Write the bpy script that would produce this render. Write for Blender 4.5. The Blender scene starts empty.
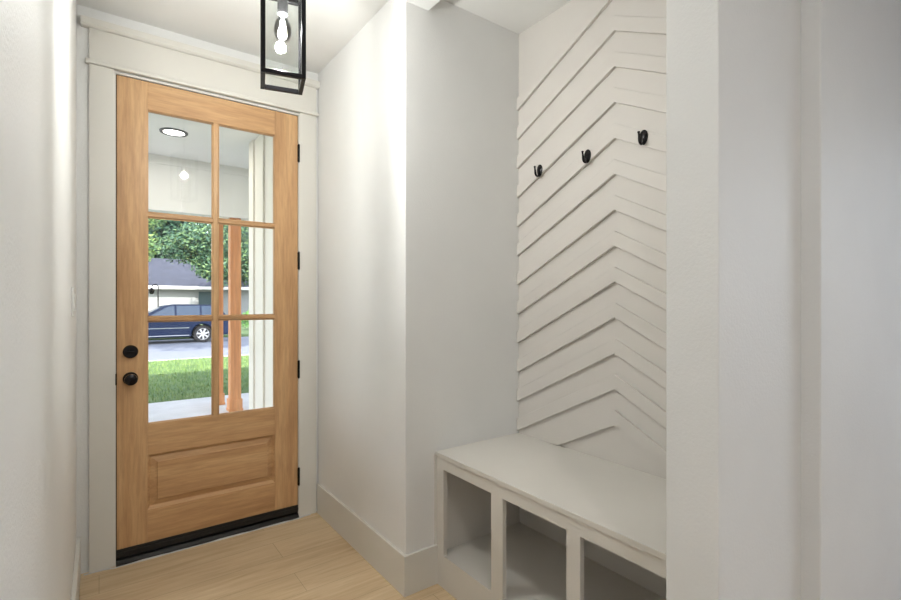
import bpy, bmesh, math, random
from mathutils import Vector, Matrix

S = bpy.context.scene
COL = S.collection
R = math.radians

# ------------------------------------------------------------------ camera
F_PX = 479.78
cam_d = bpy.data.cameras.new('camera'); cam = bpy.data.objects.new('camera', cam_d); COL.objects.link(cam)
cam_d.sensor_fit = 'HORIZONTAL'; cam_d.sensor_width = 36.0
cam_d.lens = 36.0 * F_PX / 901.0
cam_d.shift_y = 1.35 / 901.0
cam_d.clip_start = 0.02
cam.location = (0, 0, 1.3266)
cam.rotation_euler = (R(90), 0, -0.6322)
S.camera = cam

# ------------------------------------------------------------------ light and exposure
S.view_settings.view_transform = 'Standard'
S.view_settings.look = 'None'
S.view_settings.gamma = 1.0
S.view_settings.use_curve_mapping = False
S.view_settings.exposure = 0.45

W = bpy.data.worlds.new('sky'); S.world = W; W.use_nodes = True
wn = W.node_tree; wn.nodes.clear()
sky = wn.nodes.new('ShaderNodeTexSky'); sky.sky_type = 'NISHITA'; sky.sun_disc = False
sky.sun_elevation = R(42); sky.sun_rotation = R(200); sky.air_density = 1.0; sky.dust_density = 1.5
bg = wn.nodes.new('ShaderNodeBackground'); bg.inputs['Strength'].default_value = 0.58
wo = wn.nodes.new('ShaderNodeOutputWorld')
hsv = wn.nodes.new('ShaderNodeHueSaturation'); hsv.inputs['Saturation'].default_value = 0.42
wn.links.new(sky.outputs[0], hsv.inputs['Color']); wn.links.new(hsv.outputs[0], bg.inputs[0]); wn.links.new(bg.outputs[0], wo.inputs[0])

sun_d = bpy.data.lights.new('sun', 'SUN'); sun_d.energy = 7.0; sun_d.angle = R(0.6); sun_d.color = (1.0, 0.95, 0.86)
sun = bpy.data.objects.new('sun', sun_d); COL.objects.link(sun)
sun.rotation_euler = Vector((0.30, 0.72, -0.62)).to_track_quat('-Z', 'Y').to_euler()

def area(name, loc, to, sx, sy, power, color):
    d = bpy.data.lights.new(name, 'AREA'); d.shape = 'RECTANGLE'; d.size = sx; d.size_y = sy
    d.energy = power; d.color = color
    o = bpy.data.objects.new(name, d); COL.objects.link(o)
    o.location = loc; o.rotation_euler = (Vector(to) - Vector(loc)).to_track_quat('-Z', 'Y').to_euler()
    return o
# daylight coming through the living-room window behind the camera
area('window_daylight', (4.42, -1.55, 1.5), (0.0, -1.2, 1.4), 2.3, 1.9, 7, (0.50, 0.66, 1.0))
# unseen fill lights added in the ceiling behind the camera
FILL_LAMPS = [(0.20, -0.80), (0.30, -2.2), (3.0, -1.9)]
FILL_POWER = (8.5, 4.0, 1.5)
PENDANT_POWER = 32.0
PORCH_POWER = 9.0

# ------------------------------------------------------------------ materials
def new_mat(name):
    m = bpy.data.materials.new(name); m.use_nodes = True
    nt = m.node_tree; b = nt.nodes['Principled BSDF']
    return m, nt, b
def coords(nt, scale=(1, 1, 1), kind='Object'):
    tc = nt.nodes.new('ShaderNodeTexCoord'); mp = nt.nodes.new('ShaderNodeMapping')
    mp.inputs['Scale'].default_value = scale
    nt.links.new(tc.outputs[kind], mp.inputs['Vector']); return mp.outputs['Vector']
def noise(nt, vec, scale, detail=4, rough=0.55, dist=0.0):
    n = nt.nodes.new('ShaderNodeTexNoise'); n.inputs['Scale'].default_value = scale
    n.inputs['Detail'].default_value = detail; n.inputs['Roughness'].default_value = rough
    n.inputs['Distortion'].default_value = dist
    nt.links.new(vec, n.inputs['Vector']); return n.outputs['Fac']
def ramp(nt, fac, stops):
    r = nt.nodes.new('ShaderNodeValToRGB')
    while len(r.color_ramp.elements) < len(stops): r.color_ramp.elements.new(0.5)
    for e, (p, c) in zip(r.color_ramp.elements, stops):
        e.position = p; e.color = (c[0], c[1], c[2], 1)
    nt.links.new(fac, r.inputs['Fac']); return r.outputs['Color']
def bump(nt, b, h, strength, dist):
    n = nt.nodes.new('ShaderNodeBump'); n.inputs['Strength'].default_value = strength
    n.inputs['Distance'].default_value = dist
    nt.links.new(h, n.inputs['Height']); nt.links.new(n.outputs['Normal'], b.inputs['Normal'])
def mixc(nt, fac, a, bb, mode='MIX'):
    n = nt.nodes.new('ShaderNodeMix'); n.data_type = 'RGBA'; n.blend_type = mode
    if isinstance(fac, float): n.inputs[0].default_value = fac
    else: nt.links.new(fac, n.inputs[0])
    for i, v in ((6, a), (7, bb)):
        if isinstance(v, tuple): n.inputs[i].default_value = (*v, 1)
        else: nt.links.new(v, n.inputs[i])
    return n.outputs[2]

def paint(name, col, rough=0.5, bscale=260, bstr=0.12, spec=0.5, mott=0.02):
    m, nt, b = new_mat(name)
    v = coords(nt)
    n = noise(nt, v, 2.5, 3)
    lo = tuple(max(0, c * (1 - mott)) for c in col); hi = tuple(min(1, c * (1 + mott)) for c in col)
    nt.links.new(ramp(nt, n, [(0.3, lo), (0.7, hi)]), b.inputs['Base Color'])
    b.inputs['Roughness'].default_value = rough
    b.inputs['Specular IOR Level'].default_value = spec
    if bstr: bump(nt, b, noise(nt, v, bscale, 3), bstr, 0.002)
    return m
def plain(name, col, rough=0.4, metal=0.0, var=0.06, scale=30, coat=0.0):
    m, nt, b = new_mat(name)
    n = noise(nt, coords(nt), scale, 3)
    lo = tuple(c * (1 - var) for c in col); hi = tuple(min(1, c * (1 + var)) for c in col)
    nt.links.new(ramp(nt, n, [(0.3, lo), (0.7, hi)]), b.inputs['Base Color'])
    b.inputs['Roughness'].default_value = rough; b.inputs['Metallic'].default_value = metal
    b.inputs['Coat Weight'].default_value = coat
    return m
def wood(name, dark, mid, light, scale, rough=0.42, knots=False):
    # scale stretches the noise: small along the grain, large across it
    m, nt, b = new_mat(name)
    v = coords(nt, scale)
    big = noise(nt, v, 0.8, 3, 0.5, 0.6)
    fine = noise(nt, v, 5.0, 6, 0.65, 0.3)
    c1 = ramp(nt, big, [(0.25, dark), (0.5, mid), (0.75, light)])
    c2 = ramp(nt, fine, [(0.35, (0.66, 0.60, 0.55)), (0.62, (1.0, 1.0, 1.0))])
    c = mixc(nt, 0.55, c1, c2, 'MULTIPLY')
    if knots:
        vo = nt.nodes.new('ShaderNodeTexVoronoi'); vo.inputs['Scale'].default_value = 3.2
        nt.links.new(coords(nt, (1, 1, 0.8)), vo.inputs['Vector'])
        k = ramp(nt, vo.outputs['Distance'], [(0.05, (0.30, 0.14, 0.07)), (0.10, (1, 1, 1))])
        c = mixc(nt, 0.8, c, k, 'MULTIPLY')
    nt.links.new(c, b.inputs['Base Color'])
    b.inputs['Roughness'].default_value = rough
    bump(nt, b, fine, 0.12, 0.002)
    return m
def glass(name, refl=1.0, tint=(1, 1, 1)):
    m = bpy.data.materials.new(name); m.use_nodes = True; nt = m.node_tree; nt.nodes.clear()
    t = nt.nodes.new('ShaderNodeBsdfTransparent'); t.inputs[0].default_value = (*tint, 1)
    g = nt.nodes.new('ShaderNodeBsdfGlossy'); g.inputs['Roughness'].default_value = 0.01
    # Schlick reflection, the same from both sides of a thin pane
    f = nt.nodes.new('ShaderNodeLayerWeight'); f.inputs['Blend'].default_value = 0.5
    pw = nt.nodes.new('ShaderNodeMath'); pw.operation = 'POWER'; pw.inputs[1].default_value = 4.0
    mu = nt.nodes.new('ShaderNodeMath'); mu.operation = 'MULTIPLY_ADD'; mu.inputs[1].default_value = 0.9 * refl; mu.inputs[2].default_value = 0.035 * refl
    x = nt.nodes.new('ShaderNodeMixShader'); o = nt.nodes.new('ShaderNodeOutputMaterial')
    nt.links.new(f.outputs['Facing'], pw.inputs[0]); nt.links.new(pw.outputs[0], mu.inputs[0]); nt.links.new(mu.outputs[0], x.inputs[0])
    nt.links.new(t.outputs[0], x.inputs[1]); nt.links.new(g.outputs[0], x.inputs[2]); nt.links.new(x.outputs[0], o.inputs[0])
    return m
def emit(name, col, strength):
    m = bpy.data.materials.new(name); m.use_nodes = True; nt = m.node_tree; nt.nodes.clear()
    e = nt.nodes.new('ShaderNodeEmission'); e.inputs[0].default_value = (*col, 1); e.inputs[1].default_value = strength
    o = nt.nodes.new('ShaderNodeOutputMaterial'); nt.links.new(e.outputs[0], o.inputs[0]); return m

M = {}
M['wall'] = paint('white wall paint', (0.81, 0.81, 0.80), 0.50, 150, 0.45, 0.3)
M['ceiling'] = paint('ceiling paint', (0.84, 0.835, 0.815), 0.8, 200, 0.15, 0.3)
M['trim'] = paint('greige trim paint', (0.71, 0.69, 0.64), 0.42, 300, 0.05, 0.5)
M['bench'] = paint('greige bench paint', (0.69, 0.66, 0.61), 0.42, 300, 0.06, 0.5)
M['panel'] = paint('greige panel paint', (0.68, 0.645, 0.605), 0.5, 300, 0.05, 0.4)
OAKD, OAKM, OAKL = (0.46, 0.255, 0.115), (0.60, 0.355, 0.170), (0.68, 0.43, 0.220)
M['oak_v'] = wood('door oak upright grain', OAKD, OAKM, OAKL, (16, 16, 1.3))
M['oak_h'] = wood('door oak level grain', OAKD, OAKM, OAKL, (1.3, 16, 16))
M['cedar'] = wood('cedar post', (0.62, 0.25, 0.10), (0.78, 0.36, 0.16), (0.88, 0.47, 0.24), (9, 9, 0.7), 0.6, True)
M['black'] = plain('black satin metal', (0.006, 0.005, 0.006), 0.24, 0.5)
M['lantern'] = plain('black lantern metal', (0.018, 0.018, 0.02), 0.28, 0.9)
M['sweep'] = plain('black door sweep', (0.006, 0.0055, 0.005), 0.5, 0.0)
M['sill'] = plain('dark bronze sill', (0.014, 0.012, 0.010), 0.4, 0.3, 0.3, 60)
M['socket'] = plain('grey socket', (0.10, 0.10, 0.105), 0.5, 0.4)
M['pane'] = glass('door glass', 0.9)
M['lglass'] = glass('lantern glass', 0.9, (0.97, 0.985, 0.98))
M['bulbglass'] = glass('bulb glass', 0.5, (0.98, 0.99, 1.0))
M['filament'] = emit('glowing filament', (1.0, 0.95, 0.86), 12)
M['disc'] = emit('porch light lens', (1.0, 0.97, 0.92), 6)
M['disc_in'] = emit('ceiling light lens', (1.0, 0.95, 0.88), 6)  # glowing lens of the added ceiling fill lights
M['plastic'] = plain('white switch plastic', (0.80, 0.80, 0.78), 0.3)
M['darkgap'] = plain('dark weatherstrip', (0.03, 0.025, 0.02), 0.8)
M['siding'] = paint('cream siding paint', (0.83, 0.79, 0.71), 0.6, 120, 0.05, 0.3)
M['soffit'] = paint('white porch paint', (0.90, 0.89, 0.85), 0.6, 120, 0.05, 0.3)
M['concrete'] = paint('porch concrete', (0.72, 0.73, 0.76), 0.85, 60, 0.2, 0.2, 0.10)
M['shingle'] = plain('grey roof shingle', (0.040, 0.046, 0.068), 0.9, 0, 0.3, 3)
M['nhouse'] = paint('pale neighbour wall', (0.30, 0.31, 0.32), 0.8, 30, 0.05, 0.2)
M['fascia'] = plain('white fascia', (0.62, 0.62, 0.63), 0.6)
M['dark_green'] = plain('dark green shutter', (0.03, 0.06, 0.07), 0.6)
M['fence'] = plain('weathered grey fence', (0.16, 0.16, 0.2), 0.9, 0, 0.3, 4)
M['carpaint'] = plain('navy car paint', (0.004, 0.016, 0.055), 0.4, 0.0, 0.05, 3, 0.0)
M['carpaint'].node_tree.nodes['Principled BSDF'].inputs['Specular IOR Level'].default_value = 0.25
M['carglass'] = plain('tinted car glass', (0.016, 0.05, 0.10), 0.12, 0.0, 0.05, 3)
M['chrome'] = plain('chrome trim', (0.75, 0.77, 0.8), 0.15, 1.0)
M['rim'] = plain('silver alloy', (0.72, 0.73, 0.76), 0.35, 0.5)
M['tire'] = plain('black tire rubber', (0.018, 0.018, 0.02), 0.8)
M['lamp_red'] = plain('red lamp lens', (0.4, 0.02, 0.02), 0.2)
M['bark'] = plain('grey brown bark', (0.10, 0.075, 0.06), 0.9, 0, 0.4, 8)

def leafmat(name, cols):
    m, nt, b = new_mat(name)
    gi = nt.nodes.new('ShaderNodeNewGeometry')
    nt.links.new(ramp(nt, gi.outputs['Random Per Island'], [(i / (len(cols) - 1), c) for i, c in enumerate(cols)]), b.inputs['Base Color'])
    b.inputs['Roughness'].default_value = 0.55
    b.inputs['Subsurface Weight'].default_value = 0.0
    b.inputs['Transmission Weight'].default_value = 0.0
    return m
M['leaf_dark'] = leafmat('deep green leaves', [(0.015, 0.045, 0.035), (0.025, 0.065, 0.045), (0.045, 0.10, 0.05)])
M['leaf_mid'] = leafmat('mid green leaves', [(0.02, 0.06, 0.04), (0.045, 0.11, 0.06), (0.16, 0.25, 0.09)])
M['leaf_light'] = leafmat('fresh green leaves', [(0.04, 0.10, 0.04), (0.10, 0.19, 0.06), (0.26, 0.36, 0.11)])
M['leaf_shrub'] = leafmat('shrub leaves', [(0.05, 0.17, 0.03), (0.10, 0.28, 0.05), (0.18, 0.36, 0.08)])
M['blade'] = leafmat('grass blades', [(0.07, 0.15, 0.045), (0.14, 0.25, 0.065), (0.26, 0.34, 0.09)])

def floor_mat():
    m, nt, b = new_mat('light oak plank floor')
    br = nt.nodes.new('ShaderNodeTexBrick')
    br.offset = 0.37; br.inputs['Scale'].default_value = 1.0
    br.inputs['Brick Width'].default_value = 1.22; br.inputs['Row Height'].default_value = 0.18
    br.inputs['Mortar Size'].default_value = 0.0012; br.inputs['Mortar Smooth'].default_value = 0.1
    br.inputs['Color1'].default_value = (0.0, 0.0, 0.0, 1); br.inputs['Color2'].default_value = (1, 1, 1, 1)
    br.inputs['Mortar'].default_value = (0.5, 0.5, 0.5, 1)
    nt.links.new(coords(nt, (1, 1, 1)), br.inputs['Vector'])
    g1 = noise(nt, coords(nt, (0.9, 9, 1)), 1.6, 5, 0.55, 1.2)
    g2 = noise(nt, coords(nt, (3, 45, 1)), 2.0, 6, 0.6, 0.4)
    g3 = noise(nt, coords(nt, (1.2, 2.5, 1)), 1.3, 3)
    c = ramp(nt, g1, [(0.28, (0.60, 0.44, 0.265)), (0.5, (0.71, 0.55, 0.355)), (0.72, (0.78, 0.63, 0.43))])
    c = mixc(nt, 0.35, c, ramp(nt, g2, [(0.35, (0.72, 0.64, 0.55)), (0.65, (1, 1, 1))]), 'MULTIPLY')
    c = mixc(nt, 0.3, c, ramp(nt, g3, [(0.35, (0.78, 0.70, 0.6)), (0.6, (1, 1, 1))]), 'MULTIPLY')
    pl = mixc(nt, br.outputs['Color'], (0.93, 0.92, 0.90), (1.0, 1.0, 1.0))
    c = mixc(nt, 1.0, c, pl, 'MULTIPLY')
    c = mixc(nt, br.outputs['Fac'], c, (0.40, 0.28, 0.16))
    nt.links.new(c, b.inputs['Base Color']); b.inputs['Roughness'].default_value = 0.5
    bump(nt, b, g2, 0.06, 0.002)
    return m
M['floor'] = floor_mat()
def ground_mat(name, a, bb, cc, s):
    m, nt, b = new_mat(name)
    nt.links.new(ramp(nt, noise(nt, coords(nt), s, 6, 0.7), [(0.3, a), (0.5, bb), (0.7, cc)]), b.inputs['Base Color'])
    b.inputs['Roughness'].default_value = 0.9; return m
M['lawn'] = ground_mat('lawn soil and grass', (0.06, 0.12, 0.04), (0.10, 0.18, 0.055), (0.17, 0.23, 0.075), 3.0)
M['far_lawn'] = ground_mat('far lawn', (0.05, 0.10, 0.04), (0.09, 0.15, 0.06), (0.12, 0.17, 0.08), 1.2)
M['asphalt'] = ground_mat('street asphalt', (0.15, 0.17, 0.22), (0.18, 0.20, 0.25), (0.20, 0.22, 0.27), 6.0)

# ------------------------------------------------------------------ mesh helpers
class MB:
    def __init__(s): s.v = []; s.f = []
    def add(s, vs, fs):
        n = len(s.v); s.v += [tuple(v) for v in vs]; s.f += [tuple(i + n for i in f) for f in fs]; return s
    def box(s, x0, x1, y0, y1, z0, z1):
        return s.add([(x0, y0, z0), (x1, y0, z0), (x1, y1, z0), (x0, y1, z0), (x0, y0, z1), (x1, y0, z1), (x1, y1, z1), (x0, y1, z1)],
                     [(0, 3, 2, 1), (4, 5, 6, 7), (0, 1, 5, 4), (1, 2, 6, 5), (2, 3, 7, 6), (3, 0, 4, 7)])
    def lathe(s, prof, n=32, o=(0, 0, 0), axis='z', caps=True):
        # prof: (radius, height) pairs
        vs = []; fs = []
        for r, h in prof:
            for k in range(n):
                a = 2 * math.pi * k / n; x, y = r * math.cos(a), r * math.sin(a)
                p = {'z': (x, y, h), 'y': (x, h, y), 'x': (h, x, y)}[axis]
                vs.append((p[0] + o[0], p[1] + o[1], p[2] + o[2]))
        for i in range(len(prof) - 1):
            for k in range(n):
                a, b = i * n + k, i * n + (k + 1) % n
                fs.append((a, b, b + n, a + n))
        if caps:
            fs.append(tuple(range(n))[::-1]); fs.append(tuple(range((len(prof) - 1) * n, len(prof) * n)))
        return s.add(vs, fs)
    def tube(s, pts, rad, n=10):
        pts = [Vector(p) for p in pts]; rads = rad if isinstance(rad, (list, tuple)) else [rad] * len(pts)
        vs = []; fs = []; up = None
        for i, p in enumerate(pts):
            t = (pts[min(i + 1, len(pts) - 1)] - pts[max(i - 1, 0)]).normalized()
            if up is None: up = t.orthogonal().normalized()
            up = (up - t * up.dot(t)).normalized(); w = t.cross(up)
            for k in range(n):
                a = 2 * math.pi * k / n
                vs.append(p + (up * math.cos(a) + w * math.sin(a)) * rads[i])
        for i in range(len(pts) - 1):
            for k in range(n):
                a, b = i * n + k, i * n + (k + 1) % n
                fs.append((a, b, b + n, a + n))
        fs.append(tuple(range(n))[::-1]); fs.append(tuple(range((len(pts) - 1) * n, len(pts) * n)))
        return s.add(vs, fs)
    def prism(s, poly, a, b, axis):
        # poly in the two other axes (in xyz order), extruded from a to b along axis
        n = len(poly); vs = []
        for t in (a, b):
            for p, q in poly:
                vs.append({'x': (t, p, q), 'y': (p, t, q), 'z': (p, q, t)}[axis])
        fs = [tuple(range(n))[::-1], tuple(range(n, 2 * n))] + [(i, (i + 1) % n, n + (i + 1) % n, n + i) for i in range(n)]
        return s.add(vs, fs)
    def build(s, name, mat, parent=None, bevel=0.0, smooth=False, seg=2, loc=(0, 0, 0)):
        me = bpy.data.meshes.new(name)
        bm = bmesh.new(); vv = [bm.verts.new(v) for v in s.v]
        for f in s.f:
            try: bm.faces.new([vv[i] for i in f])
            except ValueError: pass
        bmesh.ops.recalc_face_normals(bm, faces=bm.faces[:])
        bm.to_mesh(me); bm.free()
        me.materials.append(M[mat])
        if smooth:
            for p in me.polygons: p.use_smooth = True
            if hasattr(me, 'set_sharp_from_angle'): me.set_sharp_from_angle(angle=R(40))
        o = bpy.data.objects.new(name, me); COL.objects.link(o); o.location = loc
        if bevel:
            b = o.modifiers.new('bevel', 'BEVEL'); b.width = bevel; b.segments = seg; b.limit_method = 'ANGLE'; b.angle_limit = R(35)
        if parent: o.parent = parent
        return o
def tag(o, label, cat, group=None, kind=None):
    o['label'] = label; o['category'] = cat
    if group: o['group'] = group
    if kind: o['kind'] = kind
    return o
def struct(o, label=None, cat=None):
    o['kind'] = 'structure'
    if label: o['label'] = label
    if cat: o['category'] = cat
    return o
def empty(name, loc=(0, 0, 0), rz=0.0):
    o = bpy.data.objects.new(name, None); COL.objects.link(o); o.location = loc; o.rotation_euler = (0, 0, rz)
    o.empty_display_size = 0.1; return o
def subd(o, n=2):
    m = o.modifiers.new('subd', 'SUBSURF'); m.levels = n; m.render_levels = n
    for p in o.data.polygons: p.use_smooth = True
    return o

# ------------------------------------------------------------------ room shell
XL = -0.088           # left wall face
XR = 1.116            # hallway face of the wall beside the door and of the niche
YW = 2.945            # door wall face
YN = 1.8676           # niche side wall nearest the door
XN = 1.8223           # niche back face
YE0, YE1 = 0.510, 0.634   # end wall of the niche
ZC = 2.766
D0, D1 = 0.0600, 0.9960   # door opening
struct(MB().box(-0.3, 4.6, -3.1, YW + 0.10, -0.12, 0.0).build('floor', 'floor'),
       'light oak plank floor running through the entry hall', 'floor')
struct(MB().box(-0.3, 4.6, -3.1, YW + 0.02, ZC, ZC + 0.14).build('ceiling', 'ceiling'),
       'flat white ceiling above the entry hall and bench niche', 'ceiling')
struct(MB().box(XL - 0.12, XL, -3.1, YW, 0, ZC).build('wall_left', 'wall', bevel=0.004),
       'white textured wall running close along the left side', 'wall')
wf = MB()
wf.box(XL - 0.12, D0, YW, 3.08, 0, ZC); wf.box(D1, 4.6, YW, 3.08, 0, ZC); wf.box(D0, D1, YW, 3.08, 2.472, ZC)
struct(wf.build('wall_front', 'wall'), 'wall that holds the wooden front door', 'wall')
struct(MB().box(XR, 1.94, YN, YW, 0, ZC).build('wall_right', 'wall', bevel=0.004),
       'bright white wall block between the front door and the bench niche', 'wall')
wn_ = MB(); wn_.box(XN, 1.94, YE1, YN, 0, ZC)
struct(wn_.build('wall_niche', 'panel'), 'greige back wall of the bench niche behind the chevron strips', 'wall')
we = MB(); we.box(XR, 1.94, YE0, YE1, 0, ZC)
struct(we.build('wall_end', 'wall', bevel=0.003), 'end wall closing the bench niche on its right', 'wall')
we = MB(); we.box(1.605, 4.6, 0.463, 0.60, 0, ZC)
struct(we.build('wall_side', 'wall', bevel=0.004), 'pale grey wall at the right edge of the photo', 'wall')
struct(MB().box(XR, 1.240, YE1, YN, 2.681, ZC).build('trim_1', 'wall', bevel=0.003), 'short header beam above the mouth of the bench niche', 'trim')
# room behind the camera
struct(MB().box(XL - 0.12, 4.6, -3.2, -3.1, 0, ZC).build('wall_back', 'wall'), 'plain white wall behind the camera', 'wall')
w = MB(); w.box(4.5, 4.6, -3.1, -2.75, 0, ZC); w.box(4.5, 4.6, -0.35, 0.463, 0, ZC); w.box(4.5, 4.6, -2.75, -0.35, 0, 0.5); w.box(4.5, 4.6, -2.75, -0.35, 2.5, ZC)
struct(w.build('wall_far', 'wall'), 'far side wall of the room behind the camera', 'wall')
win = struct(empty('window_1', (4.55, -1.55, 0.5)), 'living room window behind the camera', 'window')
w = MB(); w.box(-0.04, 0.04, -1.2, -1.14, 0, 2.0); w.box(-0.04, 0.04, 1.14, 1.2, 0, 2.0); w.box(-0.04, 0.04, -1.14, 1.14, 0, 0.06)
w.box(-0.04, 0.04, -1.14, 1.14, 1.94, 2.0); w.box(-0.03, 0.03, -0.03, 0.03, 0.06, 1.94)
w.build('window_frame', 'fascia', win)
MB().box(-0.004, 0.004, -1.14, 1.14, 0.06, 1.94).build('pane', 'pane', win)

# baseboards
BH, BT = 0.182, 0.013
struct(MB().box(XL, XL + 0.016, -3.1, YW, 0, BH).build('baseboard_left', 'trim', bevel=0.002), 'tall greige baseboard along the left wall', 'baseboard')
bb = MB(); bb.box(XR - BT, XR, YN - BT, 2.928, 0, BH)
bb.box(XR, 1.2836, YN - BT, YN, 0, BH)
struct(bb.build('baseboard_right', 'trim', bevel=0.0015), 'tall greige baseboard wrapping the corner beside the bench', 'baseboard')
bb = MB(); bb.box(XR - BT, XR, YE0 - BT, YE1 + BT, 0, BH); bb.box(XR, 1.605, YE0 - BT, YE0, 0, BH); bb.box(XR, 1.2836, YE1, YE1 + BT, 0, BH)
struct(bb.build('baseboard_end', 'trim', bevel=0.0015), 'baseboard around the end wall of the bench niche', 'baseboard')
struct(MB().box(1.605, 4.5, 0.45, 0.463, 0, BH).build('baseboard_side', 'trim', bevel=0.0015), 'baseboard under the pale grey wall at the right', 'baseboard')

# ------------------------------------------------------------------ door surround
YC = 2.928
c = MB()
c.box(-0.040, D0, YC, YW, 0, 2.494)                # left casing
c.box(D1, 1.101, YC, YW, 0, 2.494)                 # right casing
c.box(-0.040, 1.101, YC, YW, 2.508, 2.668)         # header board
struct(c.build('trim_2', 'trim', bevel=0.0015), 'greige flat casing boards on both sides and above the front door', 'trim')
c = MB(); c.box(-0.056, 1.112, YC - 0.016, YW, 2.486, 2.508)
struct(c.build('trim_3', 'trim', bevel=0.006, seg=3), 'thin rounded bead between the door casing and header board', 'trim')
c = MB(); c.prism([(YW, 2.662), (YC - 0.014, 2.662), (YC - 0.026, 2.672), (YC - 0.026, 2.702), (YW, 2.702)], -0.072, 1.115, 'x')
struct(c.build('trim_4', 'trim', bevel=0.002), 'projecting cap moulding above the header board of the door', 'trim')
# jambs and stop
c = MB(); c.box(D0, D0 + 0.0075, YC + 0.002, 3.085, 0, 2.472); c.box(D1 - 0.0075, D1, YC + 0.002, 3.085, 0, 2.472); c.box(D0, D1, YC + 0.002, 3.085, 2.469, 2.4795)
c.box(D0, D0 + 0.012, 2.985, 3.085, 0.02, 2.47); c.box(D1 - 0.012, D1, 2.985, 3.085, 0.02, 2.47)
struct(c.build('trim_5', 'trim'), 'pale inner jamb around the front door leaf', 'trim')
c = MB(); c.box(D0 + 0.0075, D0 + 0.0115, 2.944, 2.985, 0, 2.466); c.box(D1 - 0.0115, D1 - 0.0075, 2.944, 2.985, 0, 2.466); c.box(D0 + 0.0075, D1 - 0.0075, 2.944, 2.985, 2.4655, 2.469)
struct(c.build('trim_6', 'darkgap'), 'thin dark weatherstrip line around the door leaf', 'trim')
sl = MB(); sl.prism([(2.915, 0.0), (2.915, 0.010), (2.93, 0.022), (2.985, 0.034), (3.12, 0.034), (3.12, 0.0)], D0 + 0.008, D1 - 0.008, 'x')
struct(sl.build('trim_7', 'sill', bevel=0.001), 'dark bronze door sill on the floor under the front door', 'trim')
c = MB()
rr = random.Random(4)
x = -0.06
c.tube([(x + i * 0.04, 2.9215 if (x + i * 0.04 < D0 or x + i * 0.04 > D1) else 2.909, 0.002) for i in range(29)], [rr.uniform(0.002, 0.006) for i in range(29)], 6)

# ------------------------------------------------------------------ front door leaf
LX0, LX1 = 0.0715, 0.9855
YF, YB = 2.9336, 2.9780
ZB, ZT = 0.077, 2.4645
GX0, GX1, GZ0, GZ1 = 0.203, 0.8475, 0.690, 2.321
door = empty('door_1', ((LX0 + LX1) / 2, YF, 0.0))
struct(door, 'oak front door with six glass panes above one raised panel', 'door')
dl = door.location.copy()
def dpart(mb, name, mat, parent=None, **k):
    o = mb.build(name, mat, None, **k)
    o.parent = parent or door
    if parent is None: o.location = o.location - dl
    return o
dpart(MB().box(LX0, GX0, YF, YB, ZB, ZT), 'stile', 'oak_v', bevel=0.0015)
dpart(MB().box(GX1, LX1, YF, YB, ZB, ZT), 'stile', 'oak_v', bevel=0.0015)
dpart(MB().box(GX0, GX1, YF, YB, GZ1, ZT), 'top_rail', 'oak_h', bevel=0.0015)
dpart(MB().box(GX0, GX1, YF, YB, 0.530, GZ0), 'lock_rail', 'oak_h', bevel=0.0015)
dpart(MB().box(GX0, GX1, YF, YB, ZB, 0.246), 'bottom_rail', 'oak_h', bevel=0.0015)
# raised panel
PZ0, PZ1 = 0.246, 0.530
def ring(x0, x1, z0, z1, y): return [(x0, y, z0), (x1, y, z0), (x1, y, z1), (x0, y, z1)]
p = MB(); vs = []
for ins, y in ((0.0, YF + 0.002), (0.010, YF + 0.015), (0.014, YF + 0.017), (0.042, YF + 0.008), (0.045, YF + 0.004)):
    vs += ring(GX0 + ins, GX1 - ins, PZ0 + ins, PZ1 - ins, y)
vs += ring(GX0, GX1, PZ0, PZ1, YB - 0.004)
fs = []
for k in range(4):
    for i in range(4):
        a = k * 4 + i; b = k * 4 + (i + 1) % 4; fs.append((a, b, b + 4, a + 4))
fs.append((16, 17, 18, 19)); fs.append((23, 22, 21, 20))
for i in range(4): fs.append((i, (i + 1) % 4, 20 + (i + 1) % 4, 20 + i))
p.add(vs, fs); dpart(p, 'raised_panel', 'oak_h')
# muntins
MXC = (GX0 + GX1) / 2
zs = [GZ0, 1.234, 1.777, GZ1]
MW = 0.0155
mp = [(-MW, 0.008), (-MW + 0.006, 0.0015), (MW - 0.006, 0.0015), (MW, 0.008), (MW, 0.040), (-MW, 0.040)]
m1 = MB(); m1.prism([(MXC + a, YF + b) for a, b in mp], GZ0, GZ1, 'z'); dpart(m1, 'muntin', 'oak_v')
for z in zs[1:3]:
    for (a, b) in ((GX0, MXC - MW + 0.002), (MXC + MW - 0.002, GX1)):
        m2 = MB(); m2.prism([(YF + q, z + pz * 0.85) for pz, q in mp], a, b, 'x'); dpart(m2, 'muntin', 'oak_h')
# glazing bead
gb = MB()
for (a, b) in ((GX0, MXC - MW), (MXC + MW, GX1)):
    for i in range(3):
        z0 = zs[i] + (0.013 if i else 0); z1 = zs[i + 1] - (0.013 if i < 2 else 0)
        for (xx0, xx1, zz0, zz1) in ((a, a + .004, z0, z1), (b - .004, b, z0, z1), (a, b, z0, z0 + .004), (a, b, z1 - .004, z1)):
            gb.box(xx0, xx1, YF + .010, YF + .019, zz0, zz1)
dpart(gb, 'glazing_bead', 'oak_v')
for (a, b) in ((GX0, MXC - 0.003), (MXC + 0.003, GX1)):
    for i in range(3):
        dpart(MB().box(a - 0.002, b + 0.002, YF + .0200, YF + .0245, zs[i] + .002, zs[i + 1] - .002), 'glass_pane', 'pane')
# sweep
sw = MB(); sw.box(LX0, LX1, YF - 0.006, YB, 0.036, ZB); sw.box(LX0, LX1, YF - 0.010, YF, 0.050, 0.062)
dpart(sw, 'door_sweep', 'sweep', bevel=0.0015)
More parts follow.
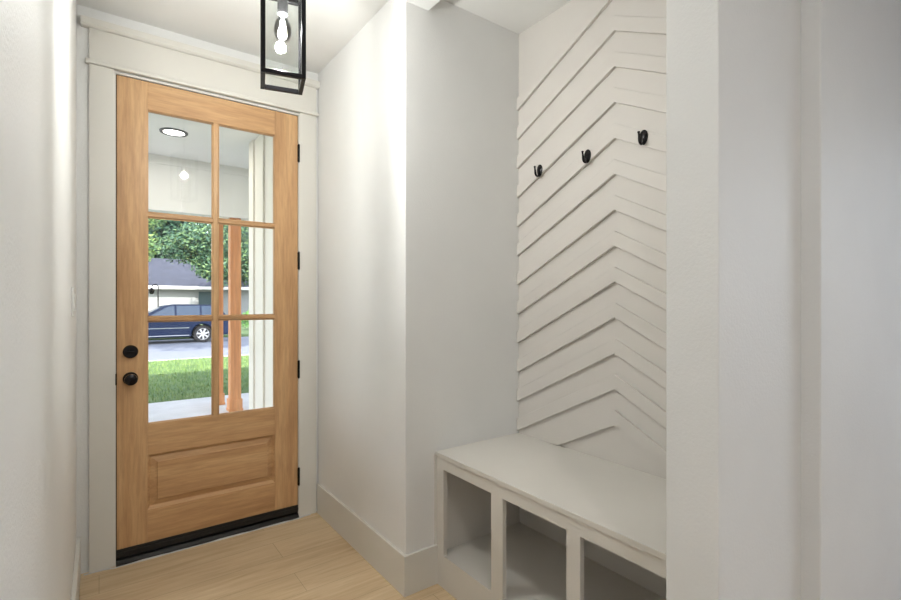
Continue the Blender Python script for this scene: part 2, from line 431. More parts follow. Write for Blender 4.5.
# knob and deadbolt
def at_y(prof, o): return MB().lathe(prof, 36, o, 'y')
kx, kz = 0.129, 0.934
k = at_y([(0.033, 0.0), (0.033, -0.006), (0.030, -0.010), (0.014, -0.012), (0.012, -0.030), (0.016, -0.036), (0.026, -0.043), (0.029, -0.053), (0.027, -0.063), (0.018, -0.069), (0.002, -0.070)], (kx, YF, kz))
o = dpart(k, 'door_knob', 'black', smooth=True); o['label'] = 'round black door knob'
dz = 1.071
k = at_y([(0.0335, 0.0), (0.0335, -0.010), (0.030, -0.016), (0.004, -0.017)], (kx, YF, dz))
db = dpart(k, 'deadbolt', 'black', smooth=True); db['label'] = 'black round deadbolt'
tt = MB().box(kx - 0.018, kx + 0.018, YF - 0.032, YF - 0.016, dz - 0.005, dz + 0.005)
o = tt.build('thumb_turn', 'black', None, bevel=0.003); o.parent = db
# latch plate at the edge
lp = MB().box(LX0 - 0.008, LX0 + 0.001, YF - 0.004, YF + 0.02, 0.905, 0.965)
dpart(lp, 'latch_plate', 'black', bevel=0.003)
# hinges
for z in (2.236, 1.576, 0.909, 0.250):
    h = MB(); h.lathe([(0.0065, -0.052), (0.0065, 0.052)], 16, (LX1 + 0.0045, YF - 0.0055, z)); h.lathe([(0.003, -0.057), (0.0045, -0.052), (0.0045, 0.052), (0.003, 0.057)], 12, (LX1 + 0.0045, YF - 0.0055, z))
    h.box(LX1 - 0.002, LX1 + 0.010, YF - 0.001, YF + 0.02, z - 0.050, z + 0.050)
    dpart(h, 'hinge', 'black', smooth=True)

# ------------------------------------------------------------------ light switch on the left wall
ls = tag(empty('light_switch', (XL, 2.452, 1.325)), 'white light switch plate on the left wall near the front door', 'switch')
MB().box(0, 0.006, -0.0365, 0.0365, -0.0585, 0.0585).build('wall_plate', 'plastic', ls, bevel=0.002)
rk = MB(); rk.prism([(0.005, -0.033), (0.012, -0.033), (0.008, 0.0), (0.0105, 0.033), (0.005, 0.033)], -0.0165, 0.0165, 'y'); rk.build('rocker', 'plastic', ls, bevel=0.001)
sc = MB(); sc.lathe([(0.003, 0.0055), (0.003, 0.0068), (0.001, 0.0072)], 12, (0, 0, 0.048), 'x'); sc.build('screw', 'plastic', ls); sc = MB(); sc.lathe([(0.003, 0.0055), (0.003, 0.0068), (0.001, 0.0072)], 12, (0, 0, -0.048), 'x')
sc.build('screw', 'plastic', ls)

# ------------------------------------------------------------------ bench
XB = 1.2836
bn = tag(empty('storage_bench', ((XB + XN) / 2, (YE1 + YN) / 2, 0)), 'built-in greige storage bench with open cubbies in the wall niche', 'bench')
bl = bn.location.copy()
def bpart(mb, name, mat='bench', **k):
    o = mb.build(name, mat, None, **k); o.parent = bn; o.location = -bl; return o
y0, y1 = YE1 + 0.001, YN - 0.001
ops = [(1.4735, 1.8075), (1.0845, 1.4050), (0.695, 1.0265)]
OZ0, OZ1 = 0.150, 0.548
ff = MB(); ff.box(XB, XB + 0.02, y0, y1, 0, OZ0); ff.box(XB, XB + 0.02, y0, y1, OZ1, 0.601)
ff.box(XB, XB + 0.02, ops[0][1], y1, OZ0, OZ1); ff.box(XB, XB + 0.02, ops[1][1], ops[0][0], OZ0, OZ1)
ff.box(XB, XB + 0.02, ops[2][1], ops[1][0], OZ0, OZ1); ff.box(XB, XB + 0.02, y0, ops[2][0], OZ0, OZ1)
bpart(ff, 'face_frame')
bpart(MB().box(XB - 0.007, XN - 0.001, y0, y1, 0.601, 0.620), 'seat', bevel=0.0015)
bpart(MB().box(XB + 0.02, XN - 0.012, y0, y1, OZ0 - 0.018, OZ0 - 0.001), 'shelf')
bpart(MB().box(XN - 0.012, XN - 0.001, y0, y1, 0.0, 0.601), 'back_panel')
for (a, b) in ((y0, y0 + 0.018), (y1 - 0.018, y1)):
    bpart(MB().box(XB + 0.02, XN - 0.012, a, b, OZ0 - 0.001, 0.601), 'side_panel')
# small scribe strip at the left end of the bench
struct(MB().box(XB - 0.010, XB, YN - 0.004, YN, BH, 0.612).build('trim_8', 'trim'), 'thin scribe strip where the bench meets the side wall', 'trim')

# ------------------------------------------------------------------ chevron strips on the niche wall
YA = 1.262                  # apex
SL = 0.514
TH = 0.016
VH = 0.064
def clip(poly, axis, val, keep_less):
    out = []
    for i in range(len(poly)):
        a, b = poly[i], poly[(i + 1) % len(poly)]
        ia = (a[axis] <= val) if keep_less else (a[axis] >= val); ib = (b[axis] <= val) if keep_less else (b[axis] >= val)
        if ia: out.append(a)
        if ia != ib:
            t = (val - a[axis]) / (b[axis] - a[axis]); out.append((a[0] + t * (b[0] - a[0]), a[1] + t * (b[1] - a[1])))
    return out
ya, yb = YE1 + 0.001, YN - 0.001
for k in range(-1, 12):
    za = 0.944 + 0.1561 * k
    ends = [za - SL * abs(ye - YA) for ye in (yb, ya)]
    mb = MB()
    if min(ends) > 0.6215:
        mb.prism([(yb, ends[0]), (YA, za), (ya, ends[1]), (ya, ends[1] + VH), (YA, za + VH), (yb, ends[0] + VH)], XN - TH, XN - 0.0002, 'x')
        o = mb.build('chevron_strip', 'panel', bevel=0.0012, seg=1)
    else:
        for ye, zl in zip((yb, ya), ends):
            mb.prism(clip([(YA, za), (ye, zl), (ye, zl + VH), (YA, za + VH)], 1, 0.6215, False), XN - TH, XN - 0.0002, 'x')
        o = mb.build('chevron_strip', 'panel')
    o['k'] = k
chev = sorted([o for o in COL.objects if o.name.startswith('chevron_strip')], key=lambda o: o['k'])
ORD = ['lowest', 'second lowest', 'third lowest', 'fourth lowest', 'fifth lowest', 'sixth lowest', 'seventh lowest', 'eighth from the bottom',
       'seventh highest', 'sixth highest', 'fifth highest', 'fourth highest', 'third highest', 'second highest', 'topmost']

# ------------------------------------------------------------------ coat hooks
def make_hook():
    r = empty('coat_hook')
    # local: wall plane at x=0, hook stands out to -x, z up
    pl = MB(); vs = []; n = 28
    prof = [(1.0, 0.0), (1.0, -0.003), (0.72, -0.0065), (0.25, -0.008)]
    for s_, xx in prof:
        for i in range(n):
            a = 2 * math.pi * i / n; c_, s2 = math.cos(a), math.sin(a)
            wy = 0.021 * (1.0 + 0.15 * s2); vs.append((xx, wy * c_ * s_, 0.037 * s2 * s_))
    fs = []
    for i in range(3):
        for j in range(n): a = i * n + j; b = i * n + (j + 1) % n; fs.append((a, b, b + n, a + n))
    fs.append(tuple(range(3 * n, 4 * n))); fs.append(tuple(range(n))[::-1])
    pl.add(vs, fs); pl.build('back_plate', 'black', r, smooth=True)
    up = MB(); pts = []
    for i in range(15):
        a = math.pi * (0.0 + i / 14 * 1.0)
        pts.append((-0.026 - 0.020 * (-math.cos(a)) * 1.0 - 0.0, 0, -0.018 - 0.022 * math.sin(a)))
    pts = [(-0.004, 0, -0.004)] + [(-0.006 - 0.016 * (1 - math.cos(math.pi * i / 12)), 0, -0.014 - 0.022 * math.sin(math.pi * i / 12)) for i in range(13)] + [(-0.0395, 0, -0.002), (-0.042, 0, 0.012)]
    up.tube(pts, [0.0065] + [0.0062] * 13 + [0.0052, 0.0046], 12)
    up.lathe([(0.001, 0.0), (0.0052, 0.002), (0.0065, 0.006), (0.0052, 0.010), (0.001, 0.012)], 16, (-0.0425, 0, 0.011))
    up.build('hook_arm', 'black', r, smooth=True)
    return r
def copy_tree(o, parent=None):
    c_ = o.copy(); COL.objects.link(c_); c_.parent = parent
    for ch in [x_ for x_ in bpy.data.objects if x_.parent == o]: copy_tree(ch, c_)
    return c_
hook0 = make_hook()
HL = ['small black coat hook furthest left, nearest the side wall',
      'black coat hook in the middle of the row of three',
      'black coat hook furthest right, beside the end wall']
for i, (yy, zz) in enumerate(((1.698, 1.990), (1.402, 1.991), (1.121, 2.000))):
    h = hook0 if i == 0 else copy_tree(hook0)
    h.location = (XN - TH, yy, zz); h.scale = (0.87, 0.87, 0.84); tag(h, HL[i], 'hook', 'coat hooks on the chevron wall')

# ------------------------------------------------------------------ pendant lantern
LS, LZ0, LZ1 = 0.146, 2.100, 2.445
pn = tag(empty('pendant_light', (0.527, 1.730, LZ0), R(-14.0)), 'black metal box lantern with clear glass hanging from the ceiling', 'light')
hw = LS / 2; bw = 0.0145; H = LZ1 - LZ0
fr = MB()
for sx in (-1, 1):
    for sy in (-1, 1):
        x0_, x1_ = sorted((sx * hw, sx * (hw - bw))); y0_, y1_ = sorted((sy * hw, sy * (hw - bw)))
        fr.box(x0_, x1_, y0_, y1_, 0, H)
for z0_, z1_ in ((0, bw), (H - bw, H)):
    for sgn in (-1, 1):
        a_, b_ = sorted((sgn * hw, sgn * (hw - bw)))
        fr.box(-hw + bw, hw - bw, a_, b_, z0_, z1_); fr.box(a_, b_, -hw + bw, hw - bw, z0_, z1_)
fr.build('frame', 'lantern', pn, bevel=0.0008, seg=1)
MB().box(-hw + 0.002, hw - 0.002, -hw + 0.002, hw - 0.002, H, H + 0.006).build('top_plate', 'lantern', pn, bevel=0.001)
for sgn in (-1, 1):
    t0, t1 = sorted((sgn * (hw - 0.0075), sgn * (hw - 0.0055)))
    g = MB(); g.box(-hw + 0.010, hw - 0.010, t0, t1, 0.008, H - 0.008); g.build('glass_panel', 'lglass', pn)
    g = MB(); g.box(t0, t1, -hw + 0.010, hw - 0.010, 0.008, H - 0.008); g.build('glass_panel', 'lglass', pn)
so = MB(); so.lathe([(0.017, 0.246), (0.018, 0.250), (0.018, 0.300), (0.010, 0.306), (0.006, 0.308), (0.006, H)], 28); so.build('socket', 'socket', pn, smooth=True)
bu = MB(); bu.lathe([(0.013, 0.246), (0.0135, 0.236), (0.017, 0.228), (0.024, 0.216), (0.0285, 0.202), (0.0300, 0.189), (0.0285, 0.176), (0.0235, 0.165), (0.015, 0.158), (0.004, 0.1555)], 32)
bulb = bu.build('light_bulb', 'bulbglass', pn, smooth=True)
fl = MB()
for i in range(6):
    a = 2 * math.pi * i / 6; fl.tube([(0.007 * math.cos(a), 0.007 * math.sin(a), 0.224), (0.0085 * math.cos(a), 0.0085 * math.sin(a), 0.176)], 0.0016, 6)
fl.lathe([(0.004, 0.224), (0.004, 0.242)], 10)
fl.build('filament', 'filament', bulb)
rd = MB(); zt = ZC - LZ0
rd.lathe([(0.005, H + 0.006), (0.005, zt - 0.02)], 14); rd.lathe([(0.012, H + 0.006), (0.012, H + 0.018), (0.006, H + 0.022)], 18)
rd.build('hanging_rod', 'lantern', pn, smooth=True)
MB().lathe([(0.055, zt - 0.001), (0.055, zt - 0.018), (0.050, zt - 0.022), (0.008, zt - 0.024)], 36).build('canopy', 'lantern', pn, smooth=True)
pl_d = bpy.data.lights.new('pendant_bulb_glow', 'POINT'); pl_d.energy = PENDANT_POWER; pl_d.color = (1.0, 0.97, 0.93); pl_d.shadow_soft_size = 0.02
pl_o = bpy.data.objects.new('pendant_bulb_glow', pl_d); COL.objects.link(pl_o); pl_o.location = (0, 0, 0.195); pl_o.parent = pn

# unseen recessed lights added to brighten the hall
for i, (x_, y_) in enumerate(FILL_LAMPS):
    r_ = tag(empty('recessed_light', (x_, y_, ZC)), ['round recessed ceiling light above the entry hall, nearest the camera', 'round recessed ceiling light behind the camera beside the left wall', 'round recessed ceiling light behind the camera by the living room window'][i], 'light', 'recessed lights of the hall')
    MB().lathe([(0.075, 0), (0.090, 0), (0.090, -0.006), (0.075, -0.004)], 32, caps=False).build('trim_ring', 'fascia', r_)
    MB().lathe([(0.074, -0.001), (0.074, -0.003)], 32).build('lens', 'disc_in', r_)
    d_ = bpy.data.lights.new('ceiling_glow', 'AREA'); d_.shape = 'DISK'; d_.size = 0.14; d_.energy = FILL_POWER[i]; d_.color = (1.0, 0.97, 0.93)
    q = bpy.data.objects.new('ceiling_glow', d_); COL.objects.link(q); q.location = (0, 0, -0.008); q.parent = r_

# ------------------------------------------------------------------ house outside: porch
ZP = -0.05
struct(MB().box(-4.5, 6.5, 3.08, 7.63, ZP - 0.25, ZP).build('porch_floor', 'concrete', bevel=0.01), 'pale concrete porch slab outside the front door', 'floor')
struct(MB().box(-4.6, 6.6, 3.08, 7.7, 3.0, 3.1).build('porch_ceiling', 'soffit'), 'white porch ceiling seen through the top door panes', 'ceiling')
w = MB(); w.box(-4.6, XL - 0.12, 2.95, 3.08, ZP, 3.0); w.box(XL - 0.12, 6.5, 3.0805, 3.085, ZC, 3.0)
struct(w.build('wall_facade', 'siding'), 'cream outer wall of the house beside the front door', 'wall')
pw = MB(); pw.box(1.30, 6.5, 3.09, 5.37, ZP, 2.999)
pw2 = struct(pw.build('wall_porch', 'siding'), 'cream board and batten wall on the right side of the porch', 'wall')
bt = MB(); bt.box(1.282, 1.30, 5.20, 5.37, ZP, 2.999)
for yy in (4.86, 4.46, 4.06, 3.66, 3.26): bt.box(1.280, 1.30, yy - 0.032, yy + 0.032, ZP, 2.999)
for xx in (1.45, 1.75, 2.05, 2.35, 2.65, 2.95, 3.25): bt.box(xx - 0.03, xx + 0.03, 5.37, 5.388, ZP, 2.999)
bt_o = bt.build('battens', 'siding', pw2)
w = MB(); w.box(-4.6, 6.6, 6.40, 6.62, 2.37, 3.0); w.box(-4.6, 6.6, 6.385, 6.40, 2.90, 2.94)
for i in range(28):
    xx = -4.4 + i * 0.40; w.box(xx - 0.02, xx + 0.02, 6.388, 6.40, 2.37, 2.90)
struct(w.build('porch_beam', 'soffit'), 'white boxed porch beam carried by the cedar posts', 'beam')
rf = MB(); rf.prism([(-3.6, 3.1), (7.75, 3.1), (7.75, 3.2), (2.0, 5.2), (-3.6, 3.2)], -5.0, 7.0, 'x')
struct(rf.build('roof', 'shingle'), 'low pitched roof of the house above the porch', 'roof')
def make_post(x0, x1, y0_, y1_, label, b=True):
    r_ = tag(empty('porch_post', ((x0 + x1) / 2, (y0_ + y1_) / 2, ZP)), label, 'post', 'cedar posts of the porch')
    hx, hy = (x1 - x0) / 2, (y1_ - y0_) / 2
    MB().box(-hx, hx, -hy, hy, 0.0, 2.42).build('shaft', 'cedar', r_, bevel=0.004)
    base = MB(); e = 0.014
    base.box(-hx - e, hx + e, -hy - e, hy + e, 0.001, 0.15)
    base.box(-hx - e - .006, hx + e + .006, -hy - e - .006, hy + e + .006, 0.001, 0.03); base.build('base_trim', 'cedar', r_, bevel=0.003)
    return r_
make_post(1.320, 1.446, 6.44, 6.57, 'cedar porch post in clear view through the right door panes')
make_post(1.245, 1.337, 6.95, 7.05, 'second cedar porch post half hidden behind the door bar')
# recessed porch light
pr = tag(empty('porch_light', (0.597, 5.44, 3.0)), 'round recessed porch ceiling light seen through the upper left pane', 'light')
MB().lathe([(0.092, -0.004), (0.098, -0.012), (0.122, -0.010), (0.125, 0.0)], 40, caps=False).build('trim_ring', 'socket', pr, smooth=True)
MB().lathe([(0.094, -0.002), (0.094, -0.006)], 40).build('lens', 'disc', pr)
d_ = bpy.data.lights.new('porch_glow', 'AREA'); d_.shape = 'DISK'; d_.size = 0.18; d_.energy = PORCH_POWER; d_.color = (1.0, 0.96, 0.9)
q = bpy.data.objects.new('porch_glow', d_); COL.objects.link(q); q.location = (0, 0, -0.016); q.parent = pr

# ------------------------------------------------------------------ grounds
ZG = -0.20; ZS = -0.35
struct(MB().box(-25, 40, 7.63, 14.4, -0.9, ZG).build('lawn', 'lawn'), 'green front lawn between the porch and the street', 'lawn')
struct(MB().box(-25, 40, 14.4, 14.55, -0.9, ZG + 0.0).build('curb', 'concrete'), 'pale concrete curb along the street', 'curb')
struct(MB().box(-60, 80, 14.55, 24.2, -0.9, ZS).build('street', 'asphalt'), 'grey asphalt street beyond the lawn', 'street')
struct(MB().box(-80, 110, 24.2, 90, -0.9, ZS + 0.10).build('far_ground', 'far_lawn'), 'grassy ground across the street', 'ground')
rg = random.Random(11); gr = MB()
for i in range(15000):
    x_ = rg.uniform(-0.5, 5.0); y_ = 7.66 + (14.35 - 7.66) * rg.random()
    h_ = rg.uniform(0.03, 0.075); a = rg.uniform(0, 6.28); w_ = 0.006
    dx, dy = math.cos(a) * w_, math.sin(a) * w_; lx, ly = rg.uniform(-.03, .03), rg.uniform(-.03, .03)
    gr.add([(x_ - dx, y_ - dy, ZG - 0.002), (x_ + dx, y_ + dy, ZG - 0.002), (x_ + lx, y_ + ly, ZG + h_)], [(0, 1, 2)])
tag(gr.build('grass', 'blade'), 'short green grass blades growing on the front lawn', 'grass', kind='stuff')

# ------------------------------------------------------------------ car
def build_car():
    # local: faces -x, near side at y=-0.95, wheels on z=0; rear axle at x=0
    c_ = tag(empty('car', (3.43, 22.72, ZS)), 'dark navy car parked on the street beyond the lawn', 'car')
    WB = 2.78; HWd = 0.93; wr = 0.35
    def arch(cx):
        return [(cx + 0.41 * math.cos(a), 0.345 + 0.41 * math.sin(a)) for a in [math.pi * t / 12 for t in range(-1, 14)]]
    low = [(1.02, 0.30), (1.06, 0.55), (1.05, 0.86), (0.98, 1.03), (-2.15, 1.02), (-2.9, 0.98), (-3.45, 0.86), (-3.66, 0.70), (-3.68, 0.40), (-3.55, 0.26)]
    # low outline goes clockwise from the rear; add the arches on the under edge
    under = [(-WB - 0.41, 0.25)] + [(p_[0], max(p_[1], 0.25)) for p_ in reversed([q_ for q_ in arch(-WB) if q_[1] > 0.25])] + [(-WB + 0.41, 0.25), (-0.41, 0.25)] + \
            [(p_[0], p_[1]) for p_ in reversed([q_ for q_ in arch(0.0) if q_[1] > 0.25])] + [(0.41, 0.25)]
    body = MB(); n = len(low + under); prof = low + under
    layers = [(-HWd + 0.05, 0.985), (-HWd, 1.0), (HWd, 1.0), (HWd - 0.05, 0.985)]
    vs = []
    for y_, s_ in ((-HWd + 0.04, 0.98), (-HWd, 1.0), (HWd, 1.0), (HWd - 0.04, 0.98)):
        for (a, b) in prof: vs.append((-1.3 + (a + 1.3) * (s_ if abs(y_) < HWd - 0.001 else 0.99), y_, b - (0.02 if (abs(y_) >= HWd and b > 0.95) else 0)))
    vs2 = vs
    order = [1, 0]
    fs = []
    # section loops: 1 = near side face, 0 slightly inboard is skipped for a clean shell
    v3 = vs2[n:2 * n] + vs2[2 * n:3 * n]
    fs = [tuple(range(n)), tuple(range(n, 2 * n))[::-1]] + [(i, (i + 1) % n, n + (i + 1) % n, n + i) for i in range(n)]
    body.add(v3, fs)
    # wheel wells are backed by the inner body
    bo = body.build('body', 'carpaint', c_, bevel=0.035, seg=3, smooth=True)
    # greenhouse: roof narrower than the belt
    gh = MB(); bl_ = [(-2.25, 1.00), (-1.30, 1.50), (-0.9, 1.555), (0.35, 1.535), (0.62, 1.47), (0.93, 1.02)]
    m_ = len(bl_); vs = []
    for sg in (-1, 1):
        for (a, b) in bl_:
            t = (b - 1.0) / 0.55; vs.append((a, sg * (HWd - 0.06 - 0.17 * t), b))
    fs = [tuple(range(m_)), tuple(range(m_, 2 * m_))[::-1]] + [(i, (i + 1) % m_, m_ + (i + 1) % m_, m_ + i) for i in range(m_)]
    gh.add(vs, fs); gh.build('cabin', 'carpaint', c_, bevel=0.02, smooth=True)
    def side_pt(a, b, sg, off=0.004):
        t = (b - 1.0) / 0.55; return (a, sg * (HWd - 0.06 - 0.17 * t + off), b)
    for sg in (-1, 1):
        for poly in ([(-1.95, 1.05), (-1.22, 1.46), (-1.0, 1.49), (-1.0, 1.05)], [(-0.93, 1.05), (-0.93, 1.495), (-0.1, 1.495), (-0.1, 1.05)], [(-0.03, 1.05), (-0.03, 1.49), (0.33, 1.48), (0.60, 1.40), (0.76, 1.08)]):
            g_ = MB(); k_ = len(poly); vs = [side_pt(a, b, sg, 0.006) for a, b in poly] + [side_pt(a, b, sg, -0.01) for a, b in poly]
            g_.add(vs, [tuple(range(k_)), tuple(range(k_, 2 * k_))[::-1]] + [(i, (i + 1) % k_, k_ + (i + 1) % k_, k_ + i) for i in range(k_)])
            g_.build('side_window', 'carglass', c_)
        s_ = MB(); s_.box(-2.2, 0.9, *sorted((sg * (HWd - 0.035), sg * (HWd - 0.10))), 0.985, 1.035); s_.build('window_trim', 'chrome', c_)
        s_ = MB(); s_.box(-2.3, -0.50, *sorted((sg * (HWd - 0.02), sg * (HWd + 0.012))), 0.30, 0.335); s_.box(-2.3, -0.5, *sorted((sg * (HWd - 0.02), sg * (HWd + 0.010))), 0.60, 0.63)
        s_.build('sill_trim', 'chrome', c_)
        for hx_ in (-1.15, -0.2):
            h_ = MB(); h_.box(hx_ - .10, hx_ + .10, *sorted((sg * (HWd - .005), sg * (HWd + .03))), 0.86, 0.89); h_.build('door_handle', 'chrome', c_, bevel=0.005)
        m2_ = MB(); m2_.box(-1.95, -1.80, *sorted((sg * HWd * 0.98, sg * (HWd + 0.15))), 1.03, 1.15); m2_.build('side_mirror', 'carpaint', c_, bevel=0.02)
    ws = MB(); vs = []
    for (a, b, o_) in ((-2.17, 1.045, 0.78), (-1.36, 1.472, 0.66)):
        for sg in (-1, 1): vs += [(a - 0.012, sg * o_, b + 0.012), (a + 0.02, sg * o_, b - 0.02)]
    ws.add(vs, [(0, 2, 6, 4), (1, 5, 7, 3), (0, 4, 5, 1), (2, 3, 7, 6), (0, 1, 3, 2), (4, 6, 7, 5)]); ws.build('windshield', 'carglass', c_)
    ws = MB(); vs = []
    for (a, b, o_) in ((0.90, 1.07, 0.74), (0.66, 1.42, 0.66)):
        for sg in (-1, 1): vs += [(a + 0.018, sg * o_, b + 0.008), (a - 0.02, sg * o_, b - 0.012)]
    ws.add(vs, [(0, 2, 6, 4), (1, 5, 7, 3), (0, 4, 5, 1), (2, 3, 7, 6), (0, 1, 3, 2), (4, 6, 7, 5)]); ws.build('rear_window', 'carglass', c_)
    for sg in (-1, 1):
        MB().box(0.95, 1.07, *sorted((sg * 0.60, sg * 0.90)), 0.72, 0.90).build('tail_lamp', 'lamp_red', c_, bevel=0.01)
        MB().box(-3.66, -3.50, *sorted((sg * 0.55, sg * 0.88)), 0.66, 0.80).build('headlamp', 'chrome', c_, bevel=0.02)
    for wx in (-WB, 0.0):
        for sg in (-1, 1):
            w_ = empty('wheel', (wx, sg * (HWd - 0.12), 0.345)); w_.parent = c_
            ti = MB(); ti.lathe([(0.235, -0.11), (0.33, -0.11), (0.345, -0.08), (0.345, 0.08), (0.33, 0.11), (0.235, 0.11), (0.235, -0.11)], 40, (0, 0, 0), 'y', caps=False); ti.build('tire', 'tire', w_, smooth=True)
            ri = MB(); ri.lathe([(0.236, -0.105), (0.236, 0.105)], 40, (0, 0, 0), 'y', caps=False); ri.lathe([(0.222, -0.105), (0.222, 0.105)], 40, (0, 0, 0), 'y', caps=False)
            yo = sg * 0.095; ri.lathe([(0.224, yo - 0.008), (0.237, yo - 0.008), (0.237, yo + 0.012), (0.224, yo + 0.012), (0.224, yo - 0.008)], 40, (0, 0, 0), 'y', caps=False)
            ri.lathe([(0.055, yo - 0.02), (0.055, yo + 0.012)], 20, (0, 0, 0), 'y')
            for s7 in range(7):
                a = 2 * math.pi * s7 / 7 + 0.3; ca, sa = math.cos(a), math.sin(a); pw_ = 0.022
                pts = []
                for yq in (yo - 0.012, yo + 0.008):
                    for rr_, ww in ((0.04, 0.026), (0.23, 0.034)):
                        for e_ in (-1, 1): pts.append((ca * rr_ - sa * ww * e_, yq, sa * rr_ + ca * ww * e_))
                ri.add(pts, [(0, 1, 3, 2), (4, 6, 7, 5), (0, 2, 6, 4), (1, 5, 7, 3), (0, 4, 5, 1), (2, 3, 7, 6)])
            ri.build('rim', 'rim', w_)
            MB().lathe([(0.215, -0.03), (0.215, 0.03)], 28, (0, 0, 0), 'y').build('brake_disc', 'tire', w_)
    return c_
build_car()

# ------------------------------------------------------------------ house across the street
nh = tag(empty('neighbor_house', (8.0, 43.0, -0.25)), 'low pale house with a grey roof across the street', 'house')
MB().box(-13, 13, -3, 6, 0.0, 2.60).build('wall', 'nhouse', nh)
sd = MB()
for i in range(12): sd.box(-12.95, 12.95, -3.03, -3.0, 0.1 + i * 0.2, 0.125 + i * 0.2)
sd.build('siding_boards', 'nhouse', nh)
MB().prism([(-3.7, 2.62), (6.7, 2.62), (1.5, 5.0)], -13.6, 13.6, 'x').build('roof', 'shingle', nh)
MB().box(-13.6, 13.6, -3.75, -3.68, 2.45, 2.68).build('fascia', 'fascia', nh)
g_ = MB(); g_.box(-6.3, -2.2, -3.06, -3.0, 0.0, 2.2)
for i in range(4): g_.box(-6.25, -2.25, -3.075, -3.06, 0.1 + i * 0.53, 0.53 + i * 0.53)
g_.build('garage_door', 'nhouse', nh)
MB().box(-2.00, -1.10, -3.07, -3.0, 0.0, 2.3).build('front_door', 'dark_green', nh)
for xx in (2.0, 6.5, 10.0):
    f_ = MB().box(xx, xx + 1.6, -3.07, -3.0, 0.9, 2.1).build('window', 'fascia', nh); MB().box(xx + .1, xx + 1.5, -3.09, -3.06, 1.0, 2.0).build('pane', 'carglass', f_)

gp = MB(); gp.tube([(0, 0, 0), (0, 0, 2.2), (0.02, 0, 2.45), (-0.1, 0, 2.6), (-0.28, 0, 2.55), (-0.33, 0, 2.4)], 0.035, 8)  # thin post with curved top: a garden hook pole
gp.lathe([(0.03, 2.38), (0.16, 2.28), (0.12, 2.05), (0.05, 2.0)], 10, (-0.33, 0, 0))
tag(gp.build('yard_lamp', 'black', loc=(2.85, 33.5, ZS + 0.1)), 'thin dark yard lamp post with bent top before the pale house', 'lamp')

fn = MB()
for i in range(60):
    fn.box(i * 0.145, i * 0.145 + 0.135, -0.012, 0.012, 0, 1.85 + 0.02 * math.sin(i * 2.1))
fn.box(0, 8.7, 0.012, 0.05, 0.4, 0.5); fn.box(0, 8.7, 0.012, 0.05, 1.4, 1.5)
tag(fn.build('board_fence', 'fence', loc=(7.6, 31.0, ZS + 0.1)), 'grey board fence behind the shrub at the right', 'fence')

# ------------------------------------------------------------------ trees and shrubs
def leaf_cloud(mb, blobs, n, size, rnd, shell=0.55):
    tot = sum(b[3] * b[4] * b[5] for b in blobs)
    for (cx, cy, cz, rx, ry, rz) in blobs:
        k = int(n * rx * ry * rz / tot)
        for i in range(k):
            d = Vector((rnd.gauss(0, 1), rnd.gauss(0, 1), rnd.gauss(0, 1))).normalized(); t = shell + (1 - shell) * rnd.random() ** 0.6
            t *= rnd.uniform(0.9, 1.08)
            p_ = Vector((cx + d.x * rx * t, cy + d.y * ry * t, cz + d.z * rz * t))
            a = Vector((rnd.gauss(0, 1), rnd.gauss(0, 1), rnd.gauss(0, 1))).normalized(); b = a.orthogonal().normalized()
            s_ = size * rnd.uniform(0.6, 1.3)
            mb.add([p_ - a * s_, p_ + b * s_ * 0.45, p_ + a * s_, p_ - b * s_ * 0.45], [(0, 1, 2, 3)])
def make_tree(x_, y_, zg, h, cr, seed, label, mat, nleaf=5200, size=0.16, trunk=0.22, low=0.35, name='leafy_tree', nb=13, br=(0.32, 0.52)):
    rnd = random.Random(seed)
    t_ = tag(empty(name, (x_, y_, zg)), label, 'tree', 'trees across the street')
    tr = MB(); tr.tube([(0, 0, -0.1), (0.05, 0.02, h * 0.25), (-0.1, 0.1, h * 0.5), (0.05, 0, h * 0.8)], [trunk * 1.25, trunk, trunk * 0.75, trunk * 0.25], 10)
    blobs = []
    for i in range(nb):
        a = rnd.uniform(0, 6.28); q_ = rnd.random() ** 0.5 * cr * 0.75; zz = rnd.uniform(low, 0.88) * h
        f = 1 - 0.45 * abs(zz / h - 0.6)
        bx, by = q_ * math.cos(a) * f, q_ * math.sin(a) * f; rb = cr * rnd.uniform(*br)
        blobs.append((bx, by, zz, rb, rb, rb * 0.75))
        tr.tube([(0, 0, zz * 0.62), (bx * 0.5, by * 0.5, zz * 0.8), (bx, by, zz)], [trunk * 0.4, trunk * 0.25, trunk * 0.1], 6)
    tr.build('trunk', 'bark', t_, smooth=True)
    lf = MB(); leaf_cloud(lf, blobs, nleaf, size, rnd); lf.build('crown', mat, t_)
    return t_
T = 'trees across the street'
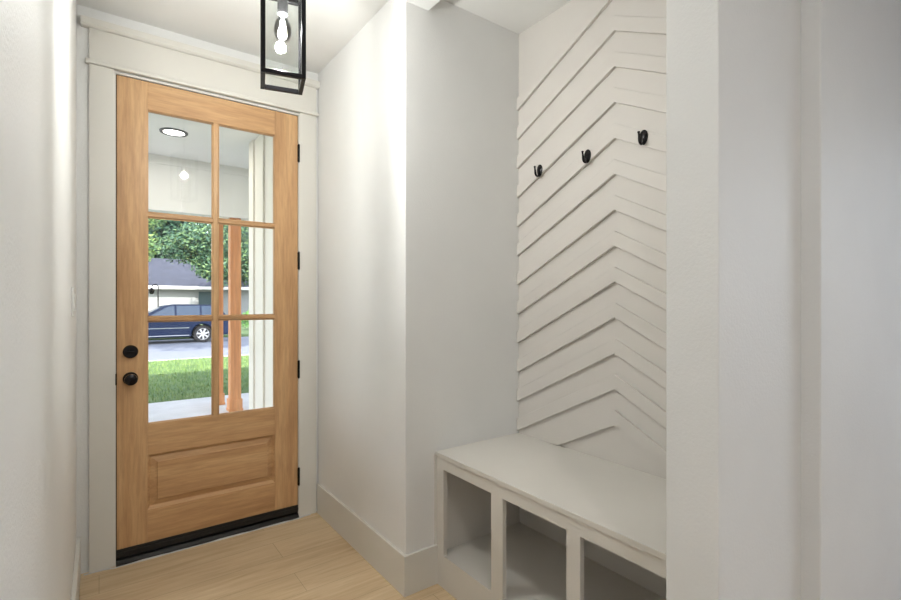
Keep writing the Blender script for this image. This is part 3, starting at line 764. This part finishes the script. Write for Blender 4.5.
for (x_, y_, h_, sd_, lab) in ((4.2, 55.5, 12.5, 3, 'dark leafy tree behind the left half of the pale house'),
                               (13.6, 55.5, 12.5, 5, 'dark leafy tree behind the middle of the pale house'),
                               (23.0, 55.5, 12.5, 8, 'dark leafy tree behind the right half of the pale house')):
    make_tree(x_, y_, -0.25, h_, 3.75, sd_, lab, 'leaf_dark', 15000, 0.40, low=0.2, nb=26, br=(0.42, 0.6))
make_tree(6.2, 34.0, ZS + 0.1, 7.6, 2.75, 12, 'fresh green tree in the yard of the pale house', 'leaf_mid', 17000, 0.13, 0.12, 0.44, nb=26, br=(0.38, 0.55))
make_tree(0.7, 26.8, ZS + 0.1, 8.0, 2.2, 14, 'thin pale green tree at the left in the top of the view', 'leaf_light', 4200, 0.12, 0.10, 0.44)
# unseen street trees added on this side to shade the street and car
make_tree(-1.6, 14.9, ZG, 10.5, 4.0, 31, 'tall street tree at the edge of the lawn, left of the view', 'leaf_dark', 5200, 0.20, 0.22, 0.66)
make_tree(8.6, 14.6, ZG, 10.5, 4.4, 37, 'tall street tree at the edge of the lawn, right of the view', 'leaf_dark', 5200, 0.20, 0.22, 0.62)
rnd = random.Random(77)
sh = tag(empty('round_shrub', (7.3, 27.4, ZS + 0.1)), 'bright green round shrub across the street beside the grey fence', 'shrub')
st = MB()
for i in range(7):
    a = i * 0.9; st.tube([(0, 0, 0), (0.3 * math.cos(a), 0.3 * math.sin(a), 0.5), (0.6 * math.cos(a), 0.6 * math.sin(a), 1.0)], [0.03, 0.02, 0.01], 6)
st.build('stem', 'bark', sh)
lf = MB(); leaf_cloud(lf, [(0, 0, 0.75, 0.95, 0.95, 0.72), (-0.5, 0.2, 0.6, 0.7, 0.7, 0.55), (0.6, 0.1, 0.65, 0.7, 0.7, 0.6)], 2600, 0.07, rnd, 0.4); lf.build('foliage', 'leaf_shrub', sh)

# ------------------------------------------------------------------ labels of the chevron strips
n_ = len(chev)
for i, o in enumerate(chev):
    word = ORD[i] if i < 7 else (ORD[-(n_ - i)] if n_ - i <= 7 else 'middle')
    tag(o, 'greige chevron wall strip in the bench niche, %s of the stack' % word, 'wall strip', 'chevron strips on the niche wall')
    del o['k']
# bead of caulk at the foot of the door
struct(c.build('trim_9', 'fascia', smooth=True), 'thin uneven white caulk line on the floor along the door sill', 'trim')
